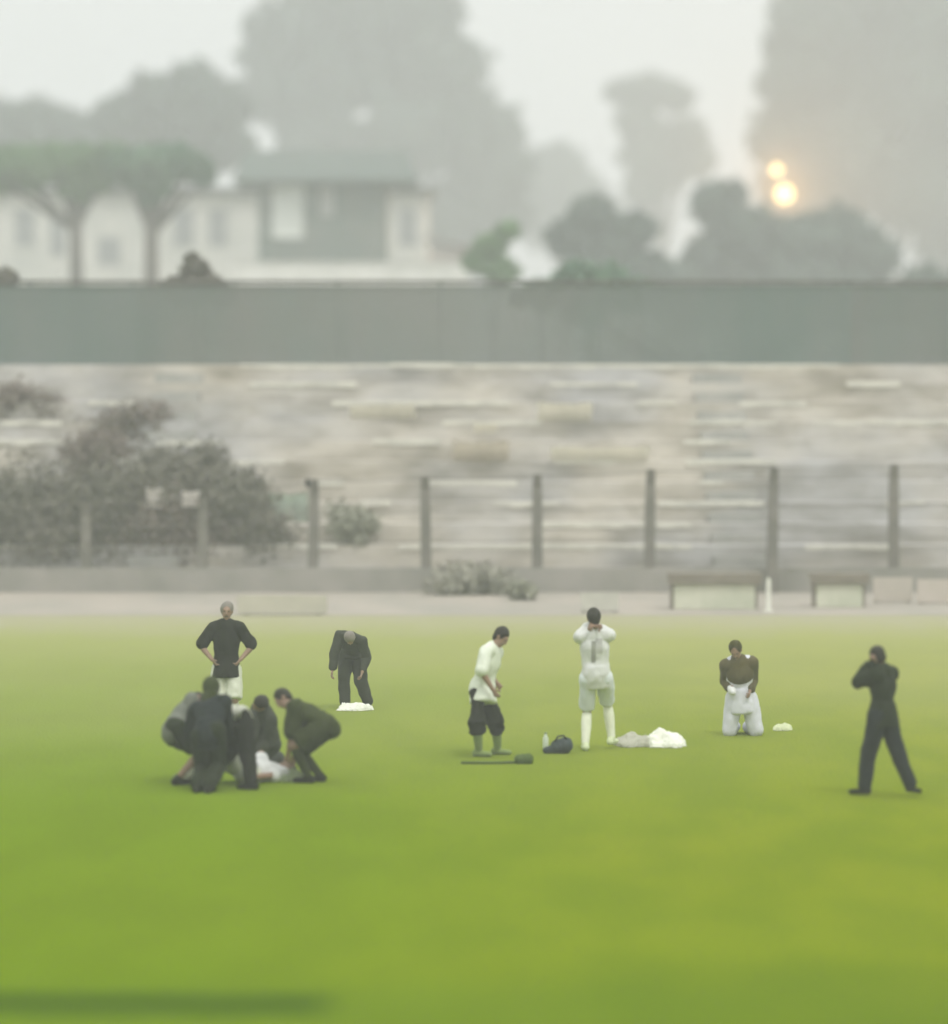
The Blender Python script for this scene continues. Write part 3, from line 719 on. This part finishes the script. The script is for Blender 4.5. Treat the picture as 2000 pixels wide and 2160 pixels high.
    capsule(bm, hc + hl * .02 - hu * .062 * hk + fc * .084 * hk, hc - hl * .02 - hu * .062 * hk + fc * .084 * hk, .006, .006, seg=8)
    bm.faces.ensure_lookup_table()
    for q in range(nf, len(bm.faces)): bm.faces[q].material_index = 1
    bm.to_mesh(me); bm.free(); me.materials.append(SKIN); me.materials.append(EYE)
    me.polygons.foreach_set('use_smooth', [True] * len(me.polygons))
    root = link('person', me, None, base); tag(root, label, 'person', group)
    # ---- clothes
    def garment(name, bm, m, fold=.010, vox=.016, label=None):
        me = remeshed(bm, vox, 3, fold=fold, fscale=7, seed=sd); me.materials.append(m); o = link(name, me, root)
        if label: o['label'] = label
        return o
    out = {}
    if 'hair' in wear:
        bm = bmesh.new(); ellipsoid(bm, hc + hu * .034 * hk - fc * .022 * hk, (hl, fc, hu), (.083 * hk, .092 * hk, .094 * hk))
        ellipsoid(bm, hc - hu * .015 * hk - fc * .05 * hk, (hl, fc, hu), (.068 * hk, .05 * hk, .07 * hk))
        garment('hair', bm, wear['hair'], fold=.012, vox=.01)
    if 'hood' in wear:
        bm = bmesh.new(); ellipsoid(bm, hc + hu * .02 * hk - fc * .03 * hk, (hl, fc, hu), (.098 * hk, .105 * hk, .12 * hk)); capsule(bm, hc - hu * .06 - fc * .03, ne + u * .0, .085 * k, .12 * k)
        garment('hood', bm, wear['hood'], fold=.01)
    if 'shirt' in wear:
        m, sleeve, length, g = wear['shirt']
        bm = bmesh.new(); torso(bm, g, low=False)
        if length > 0:   # hem below the waist
            td_ = ((kn[0] + kn[1]) / 2 - pe).normalized()
            tube(bm, [pe + u * .12, pe + u * .04, pe + td_ * (length + .05) * k], [(.13 + g) * k, (.148 + g) * k, (.168 + g) * k], 24, side=lf, flat=.84)
        for i in range(2):
            if sleeve <= 1: capsule(bm, sh[i], sh[i].lerp(el[i], max(sleeve, .1)), (.056 + g * .8) * k, (.058 + g) * k)
            else:
                capsule(bm, sh[i], el[i], (.058 + g) * k, (.050 + g) * k); capsule(bm, el[i], el[i].lerp(wr[i], sleeve - 1), (.050 + g) * k, (.036 + g) * k)
        out['shirt'] = garment('shirt' if not wear.get('jacket') else 'jacket', bm, m, fold=.024)
    if 'sleeves' in wear:
        bm = bmesh.new(); g = .024
        capsule(bm, sh[0] - lf * .01, sh[1] + lf * .01, (.060 + g) * k, (.060 + g) * k); capsule(bm, ne - u * .03, ne + u * .015, .09 * k, .07 * k)
        capsule(bm, pe.lerp(ne, .66) + fw * .02, pe.lerp(ne, .84) + fw * .01, (.155 + g) * k, (.135 + g) * k, side=lf, flat=.72)
        for i in range(2):
            capsule(bm, sh[i], el[i], (.058 + g) * k, (.048 + g) * k); capsule(bm, el[i], el[i].lerp(wr[i], .75), (.048 + g) * k, (.034 + g) * k)
        garment('jacket', bm, wear['sleeves'], fold=.016)
    if 'shorts' in wear:
        m, ln = wear['shorts']; bm = bmesh.new()
        capsule(bm, pe - lf * .075 * k - u * .02 * k, pe + lf * .075 * k - u * .02 * k, .106 * k, .106 * k, side=u, flat=.95)
        capsule(bm, pe, pe + u * .07 * k, .15 * k, .145 * k, side=lf, flat=.78)
        for i in range(2):
            e = hips[i].lerp(kn[i], min(ln, 1)); f3 = kn[i].lerp(an[i], max(ln - 1, 0) + .08) if ln >= 1 else hips[i].lerp(kn[i], ln + .08)
            tube(bm, [hips[i] - (kn[i] - hips[i]) * .1, hips[i], e, f3], [.07 * k, .102 * k, .095 * k * loose, .1 * k * loose], 20)
        garment('shorts', bm, m, fold=.024)
    if 'trousers' in wear:
        m = wear['trousers']; bm = bmesh.new()
        capsule(bm, pe - lf * .075 * k - u * .02 * k, pe + lf * .075 * k - u * .02 * k, .104 * k, .104 * k, side=u, flat=.95)
        capsule(bm, pe, pe + u * .07 * k, .15 * k, .145 * k, side=lf, flat=.78)
        for i in range(2):
            capsule(bm, hips[i], kn[i], .108 * k, .086 * k); capsule(bm, kn[i], an[i] + (kn[i] - an[i]).normalized() * .02, .086 * k, .068 * k)
        out['trousers'] = garment('trousers', bm, m, fold=.022)
    if 'socks' in wear:
        for i in range(2):
            bm = bmesh.new(); a_ = kn[i].lerp(an[i], .12); b_ = kn[i].lerp(an[i], .35)
            capsule(bm, a_, b_, .058 * k, .064 * k); capsule(bm, b_, an[i], .064 * k, .046 * k); garment('sock', bm, wear['socks'], fold=.004, vox=.013)
    if 'shoes' in wear:
        for i in range(2):
            fd = td[i]; bm = bmesh.new()
            heel = an[i] - Vector((0, 0, .045 * k)) - fd * .045 * k; toe = an[i] - Vector((0, 0, .055 * k)) + fd * .15 * k
            heel.z = max(heel.z, .042); toe.z = max(toe.z, .034)
            capsule(bm, an[i] + Vector((0, 0, .0)), heel, .047 * k, .043 * k); capsule(bm, heel, toe, .045 * k, .034 * k, side=fd.cross(Vector((0, 0, 1))), flat=.85)
            garment('shoe', bm, wear['shoes'], fold=.003, vox=.011)
    if 'gloves' in wear:
        for i in wear['gloves'][1]:
            hd = (wr[i] - el[i]).normalized(); bm = bmesh.new(); capsule(bm, wr[i] - hd * .03, wr[i] + hd * .09, .036, .052); capsule(bm, wr[i] + hd * .05, wr[i] + hd * .15, .045, .034)
            garment('glove', bm, wear['gloves'][0], fold=.006, vox=.011)
    return dict(root=root, pe=pe, ne=ne, lf=lf, fw=fw, u=u, base=base, k=k, hips=hips, kn=kn, an=an, out=out, sh=sh)
black = cloth('black_cloth', (.013, .014, .008)); navy = cloth('navy_cloth', (.016, .021, .022)); olive = cloth('olive_cloth', (.038, .048, .014))
chrc = cloth('charcoal_cloth', (.013, .014, .009)); white = cloth('white_jersey', (.66, .67, .64), .88); offw = cloth('offwhite_cloth', (.60, .62, .50), .88)
grey = cloth('grey_cloth', (.16, .17, .14)); brown = cloth('brown_cloth', (.10, .085, .035)); lav = cloth('lavender_cloth_fine', (.64, .65, .70), .9)
dgrey = cloth('dark_grey_cloth', (.045, .05, .035)); dgreen = cloth('dark_green_cloth', (.018, .024, .010))
whs = cloth('white_sock', (.78, .80, .64), .9); blsh = cloth('black_shoe', (.018, .02, .012)); yws = cloth('yellow_white_sock', (.60, .66, .42), .9)

person('person in plain black clothes walking at the far right, hand raised to the face', 1866, 1680, 1.72, (-.8, .6, 0),
       (1862, 1505), (1864, 1412), (1848, 1380), ((1822, 1666, .05), (1926, 1666, .0)), ((1838, 1400, .05), (1842, 1398, -.12)),
       [(-1, .3, 0), (-.3, -.1, 0)], [(-.7, .4, -.8), (-.9, -.4, -.6)],
       dict(hair=HAIR, shirt=(dgreen, 1.85, .10, .024), trousers=navy, shoes=blsh), toes=[(-1, .1, 0), (.5, -.8, 0)], curl=1.0)
person('player in brown cropped jacket over pale kit kneeling alone, one white glove', 1562, 1552, 1.74, (0, -1, 0),
       (1564, 1470, .06), (1558, 1392, .0), (1552, 1371, -.09), ((1578, 1549, .44), (1550, 1549, .44)), ((1582, 1458, -.06), (1541, 1452, -.05)),
       [(.3, -1, -.2), (-.3, -1, -.2)], [(.15, .9, -.1), (-.1, .9, -.1)],
       dict(hair=cloth('brown_hair', (.06, .055, .015)), shirt=(lav, .15, .16, .016), sleeves=brown, trousers=lav, shoes=blsh, gloves=(white, (1,))), face=(-.3, -1, -.3), toes=[(.1, 1, -.2), (-.1, 1, -.2)])
tall = person('tall player in white kit seen from behind, hands clasped behind the head', 1260, 1583, 1.83, (0.05, 1, 0),
       (1257, 1425), (1254, 1333), (1253, 1306), ((1235, 1570, 0), (1290, 1556, .25)), ((1246, 1322, -.13), (1262, 1322, -.13)),
       None, [(-.45, .7, -.5), (.45, .7, -.5)],
       dict(hair=HAIR, shirt=(white, .55, .08, .018), shorts=(cloth('pale_shorts', (.66, .70, .70), .95), .85), socks=whs, shoes=yws), toes=[(-.1, 1, 0), (.4, .9, 0)], curl=1.0, loose=.84)
person('player in long white shirt and black shorts bowing the head to the right', 1028, 1594, 1.76, (.85, -.35, 0),
       (1016, 1458), (1042, 1358), (1062, 1338), ((1050, 1584, .15), (1010, 1584, -.1)), ((1048, 1440, .15), (1040, 1455, -.28)),
       [(.3, -1, 0), (-.1, -1, 0)], [(-.5, .5, -.3), (-.6, -.6, -.3)],
       dict(hair=HAIR, shirt=(cloth('white_long_shirt', (.70, .74, .62), .9), .9, .12, .02), shorts=(chrc, 1.15), socks=cloth('pale_grey_sock', (.30, .37, .17)), shoes=cloth('pale_shoe', (.25, .32, .12))), loose=1.12)
person('man in black shirt and pale shorts behind the huddle, hands on hips', 478, 1545, 1.76, (0, -1, 0),
       (477, 1405), (478, 1312), (479, 1284), ((498, 1536, 0), (460, 1536, 0)), ((507, 1392, -.08), (448, 1392, -.08)),
       None, [(.9, .35, 0), (-.9, .35, 0)],
       dict(hair=cloth('grey_hair', (.25, .23, .20)), shirt=(black, .85, .12, .02), shorts=(offw, .9), socks=offw, shoes=blsh))
person('person in dark clothes bent forward with arms hanging, white towel in front of the feet', 750, 1494, 1.64, (-.2, -1, 0),
       (745, 1378, .12), (740, 1342, -.30), (738, 1346, -.47), ((777, 1484, .05), (728, 1486, -.05)), ((764, 1418, -.30), (697, 1434, -.34)),
       None, [(.3, .6, -.2), (-.7, .4, -.2)],
       dict(hair=cloth('grey_hair', (.25, .23, .20)), shirt=(dgrey, 1.8, .06, .010), trousers=cloth('dark_olive_cloth', (.04, .045, .03)), shoes=offw), face=(0, -1, -.7))
GH = 'people bending over the fallen player'
person('person in navy jacket and olive hood stooping at the middle of the huddle', 440, 1672, 1.78, (.25, .95, 0),
       (440, 1545, .16), (444, 1482, .50), (447, 1457, .56), ((416, 1662, .0), (441, 1662, -.05)), ((418, 1572, .80), (475, 1575, .80)),
       [(.1, 1, 0), (.2, 1, 0)], [(-.7, .2, -.5), (.7, .2, -.5)],
       dict(hair=HAIR, hood=olive, shirt=(navy, 1.9, .12, .022), trousers=dgreen, shoes=blsh, jacket=True), group=GH)
p8 = person('person in charcoal clothes bent level with a white towel across the back', 522, 1666, 1.76, (-1, .25, 0),
       (510, 1530, .45), (458, 1510, .75), (440, 1518, .85), ((531, 1656, .0), (446, 1648, .42)), ((455, 1610, .85), (470, 1612, .65)),
       [(0, 1, 0), (-1, .1, .2)], [(.2, -.3, -.5), (.3, -.3, -.5)],
       dict(hair=HAIR, shirt=(chrc, 1.8, .05, .018), trousers=chrc, shoes=blsh), group=GH)
person('person in grey shirt and dark shorts bending in from the left, bare legs', 378, 1656, 1.74, (.9, .35, 0),
       (366, 1540, .1), (398, 1492, .40), (412, 1482, .52), ((400, 1640, .3), (376, 1646, 0)), ((428, 1585, .55), (410, 1560, .3)),
       [(1, .1, 0), (1, .1, 0)], [(-.4, .5, -.3), (-.4, -.5, -.5)],
       dict(hair=HAIR, shirt=(grey, .8, .04, .018), shorts=(dgreen, .75), shoes=blsh), group=GH, loose=1.15)
person('person in dark grey kneeling upright behind the fallen player', 566, 1622, 1.70, (-.75, -.5, 0),
       (565, 1560, .35), (556, 1500, .15), (550, 1486, .02), ((590, 1604, .62), (572, 1604, .55)), ((535, 1590, .0), (528, 1585, -.15)),
       [(-.6, -1, -.2), (-.6, -1, -.2)], [(.4, .5, -.4), (.3, -.6, -.5)],
       dict(hair=HAIR, shirt=(dgrey, 1.8, .04, .016), trousers=cloth('slate_cloth', (.06, .065, .06)), shoes=blsh), toes=[(.6, .7, -.2), (.6, .7, -.2)], group=GH)
person('person in olive shirt and shorts bent over at the right of the huddle', 664, 1652, 1.76, (-1, .15, 0),
       (688, 1532, .05), (622, 1494, .15), (594, 1472, .2), ((650, 1642, .0), (674, 1640, .16)), ((606, 1604, .05), (620, 1598, .3)),
       [(-1, -.1, 0), (-1, .1, 0)], [(.4, -.5, -.1), (.4, .5, -.1)],
       dict(hair=HAIR, shirt=(olive, .95, .06, .03), shorts=(cloth('olive_shorts', (.032, .04, .012)), .8), socks=olive, shoes=blsh), group=GH, loose=1.3, face=(-1, -.1, -.1))
person('fallen player in white kit lying on the grass with knees drawn up', 500, 1650, 1.76, (0, -.25, 1),
       (524, 1630, .0), (580, 1626, .35), (604, 1622, .45), ((414, 1640, .05), (398, 1642, -.12)), ((532, 1640, -.25), (560, 1624, .5)),
       [(0, .15, 1), (0, -.1, 1)], [(0, -.6, .1), (0, .6, .3)],
       dict(hair=HAIR, shirt=(white, .6, .06, .016), shorts=(cloth('white_shorts', (.66, .68, .54), .92), .85), socks=whs, shoes=cloth('pale_shoe2', (.5, .52, .35))), toes=[(-1, 0, .3), (-1, 0, .3)], loose=1.1)

# grey print on the tall player's back, laid on the cloth itself
def print_on(per, px0, px1, py0, py1, shapes, m, name='back_print'):
    so_ = per['out']['shirt']; bvh = BVHTree.FromPolygons([v.co for v in so_.data.vertices], [p.vertices for p in so_.data.polygons])
    b = per['base']; bm = bmesh.new()
    for (u0, u1, v0, v1) in shapes:
        nx, ny = max(2, int((u1 - u0) * 14)), max(2, int((v1 - v0) * 22)); g = {}
        for j in range(ny + 1):
            for i in range(nx + 1):
                px = px0 + (px1 - px0) * (u0 + (u1 - u0) * i / nx); py = py0 + (py1 - py0) * (v0 + (v1 - v0) * j / ny)
                q = at(px, py, b.y) - b
                hit = bvh.ray_cast(Vector((q.x, -1.5, q.z)), Vector((0, 1, 0)))
                if hit[0]: g[i, j] = bm.verts.new(hit[0] + Vector((0, -.004, 0)))
        for j in range(ny):
            for i in range(nx):
                try: bm.faces.new((g[i, j], g[i + 1, j], g[i + 1, j + 1], g[i, j + 1]))
                except KeyError: pass
    o = finish(bm, name, m, per['root'], smooth=True); return o
print_on(tall, 1247, 1270, 1346, 1396, [(.42, 1, 0, .62)], cloth('print_pale_grey', (.50, .50, .47)))
print_on(tall, 1247, 1270, 1346, 1396, [(0, .4, .1, 1)], cloth('print_grey', (.34, .34, .31)))

# ------------------------------------------------------------------ small things on the grass
def crumple(name, label, cat, px, py, w, dp, h, m, seed=0, power=1.0, parts=None):
    """a heap of crumpled cloth; px,py = ground contact, sizes in metres"""
    b = ground(px, py); bm = bmesh.new()
    bmesh.ops.create_icosphere(bm, subdivisions=5, radius=1)
    o3 = Vector((seed, seed * 2, 0))
    for v in bm.verts:
        q = v.co.copy(); ang = math.atan2(q.y, q.x)
        e = 1 + .5 * noise.noise(Vector((math.cos(ang) * 1.6, math.sin(ang) * 1.6, seed))) + .2 * noise.noise(Vector((math.cos(ang) * 5, math.sin(ang) * 5, seed + 4)))
        r = max(.12, .75 + .6 * noise.noise(Vector((q.x * 1.3, q.y * 1.3, 0)) + o3) - .4 * abs(noise.noise(q * 3.3 + o3)) + .12 * noise.noise(q * 8 + o3))
        z = max(q.z, -.15)
        v.co = Vector((q.x * w / 2 * e * (1 if z > 0 else 1.05), q.y * dp / 2 * e, max(0.004, (max(z, 0) ** .6) * h * r + .02 * noise.noise(q * 9 + o3))))
    o = finish(bm, name, m, loc=b, smooth=True); return tag(o, label, cat)
wcl = cloth('white_towel', (.82, .83, .72), .92)
crumple('cloth_heap', 'crumpled white cloth heap on the grass right of the tall player', 'cloth', 1402, 1574, .54, .45, .25, wcl, 3)
crumple('cloth', 'rumpled grey beige sheet trailing from the tall player to the white heap', 'cloth', 1335, 1572, .58, .6, .16, cloth('beige_sheet', (.42, .42, .33), .88), 8)
crumple('towel', 'white towel on the grass at the feet of the doubled over person', 'towel', 745, 1498, .52, .34, .13, wcl, 5)
crumple('cloth', 'small white cloth on the grass right of the crouching player', 'cloth', 1648, 1541, .23, .2, .10, cloth('yellowish_cloth', (.62, .66, .42), .9), 11)
crumple('towel', 'pale greenish towel on the grass between huddle and olive person', 'towel', 606, 1646, .42, .4, .14, cloth('greenish_towel', (.26, .31, .17), .85), 14)
# towel over the bent back
def back_towel(p):
    bm = bmesh.new(); V_, P_ = [], []; g = {}
    for me in (p['out']['shirt'].data, p['out']['trousers'].data):
        k0 = len(V_); V_ += [v.co.copy() for v in me.vertices]; P_ += [[i + k0 for i in q.vertices] for q in me.polygons]
    bvh = BVHTree.FromPolygons(V_, P_)
    a = p['pe'] + p['u'] * .02; u = p['u'].copy(); u.z = 0; u.normalize(); s = Vector((-u.y, u.x, 0)); nx, ny = 14, 12
    for i in range(nx + 1):
        for j in range(ny + 1):
            q = a + u * (.44 * i / nx - .14) + s * (.34 * (j / ny - .5))
            hit = bvh.ray_cast(Vector((q.x, q.y, 2)), Vector((0, 0, -1)))
            if hit[0] and hit[0].z > p['pe'].z - .05: g[i, j] = bm.verts.new(hit[0] + Vector((0, 0, .035 + .012 * noise.noise(Vector((i * .4, j * .4, 3))))))
    for i in range(nx):
        for j in range(ny):
            try: bm.faces.new((g[i, j], g[i + 1, j], g[i + 1, j + 1], g[i, j + 1]))
            except KeyError: pass
    bmesh.ops.solidify(bm, geom=list(bm.faces), thickness=.018)
    o = finish(bm, 'towel', wcl, loc=p['base'], smooth=True); tag(o, 'white towel lying across the back of the charcoal dressed bent person', 'towel')
back_towel(p8)
# dark bag
def bag():
    b = ground(1180, 1589); root = empty('bag', b); tag(root, 'small dark blue grey kit bag on the grass left of the tall player', 'bag')
    bm = bmesh.new(); capsule(bm, Vector((-.02, 0, .085)), Vector((.07, 0, .10)), .085, .10, seg=20); capsule(bm, Vector((-.17, -.02, .04)), Vector((0, 0, .07)), .035, .07)
    me = remeshed(bm, .008, 3, fold=.014, fscale=12, seed=4); me.materials.append(cloth('slate_bag', (.045, .06, .06))); link('bag_body', me, root)
    bm = bmesh.new(); tube(bm, [Vector((-.06, -.05, .15)), Vector((-.02, -.07, .22)), Vector((.05, -.07, .23)), Vector((.1, -.05, .17))], [.012] * 4, 8); finish(bm, 'handle', cloth('strap_dark', (.02, .025, .025)), root, smooth=True)
bag()
def bottle(label, px, py, m):
    b = ground(px, py); root = empty('bottle', b); tag(root, label, 'bottle')
    bm = bmesh.new(); tube(bm, [Vector((0, 0, 0)), Vector((0, 0, .01)), Vector((0, 0, .15)), Vector((0, 0, .18)), Vector((0, 0, .2))], [.034, .037, .037, .02, .016], 16); finish(bm, 'bottle_body', m, root, smooth=True)
    bm = bmesh.new(); tube(bm, [Vector((0, 0, .2)), Vector((0, 0, .225))], [.018, .018], 12); finish(bm, 'cap', cloth('cap_green', (.3, .36, .2)), root)
bottle('pale drinking bottle standing on the grass behind the dark bag', 1151, 1582, mat('cloudy_plastic', (.55, .62, .48), (.5, .56, .44), rough=.35, bump=0))
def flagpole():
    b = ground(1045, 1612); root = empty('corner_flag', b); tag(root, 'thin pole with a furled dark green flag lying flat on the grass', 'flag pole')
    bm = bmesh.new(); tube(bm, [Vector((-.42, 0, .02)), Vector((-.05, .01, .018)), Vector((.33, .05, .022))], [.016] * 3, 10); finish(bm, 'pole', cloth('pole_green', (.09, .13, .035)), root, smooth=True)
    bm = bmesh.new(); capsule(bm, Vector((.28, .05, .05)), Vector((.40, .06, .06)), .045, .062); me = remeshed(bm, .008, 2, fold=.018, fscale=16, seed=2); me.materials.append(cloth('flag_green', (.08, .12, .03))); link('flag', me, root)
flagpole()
#HAZE
def haze():
    bm = bmesh.new(); box(bm, -260, 260, -8, 560, -1.5, 62)
    m = bpy.data.materials.new('rain_haze'); m.use_nodes = True; n = m.node_tree.nodes; n.clear()
    v = n.new('ShaderNodeVolumePrincipled'); v.inputs['Color'].default_value = (.945, .97, .975, 1); v.inputs['Density'].default_value = .0022; v.inputs['Anisotropy'].default_value = .1
    o = n.new('ShaderNodeOutputMaterial'); m.node_tree.links.new(v.outputs[0], o.inputs['Volume'])
    h = finish(bm, 'haze', m); tag(h, kind='stuff')
haze()
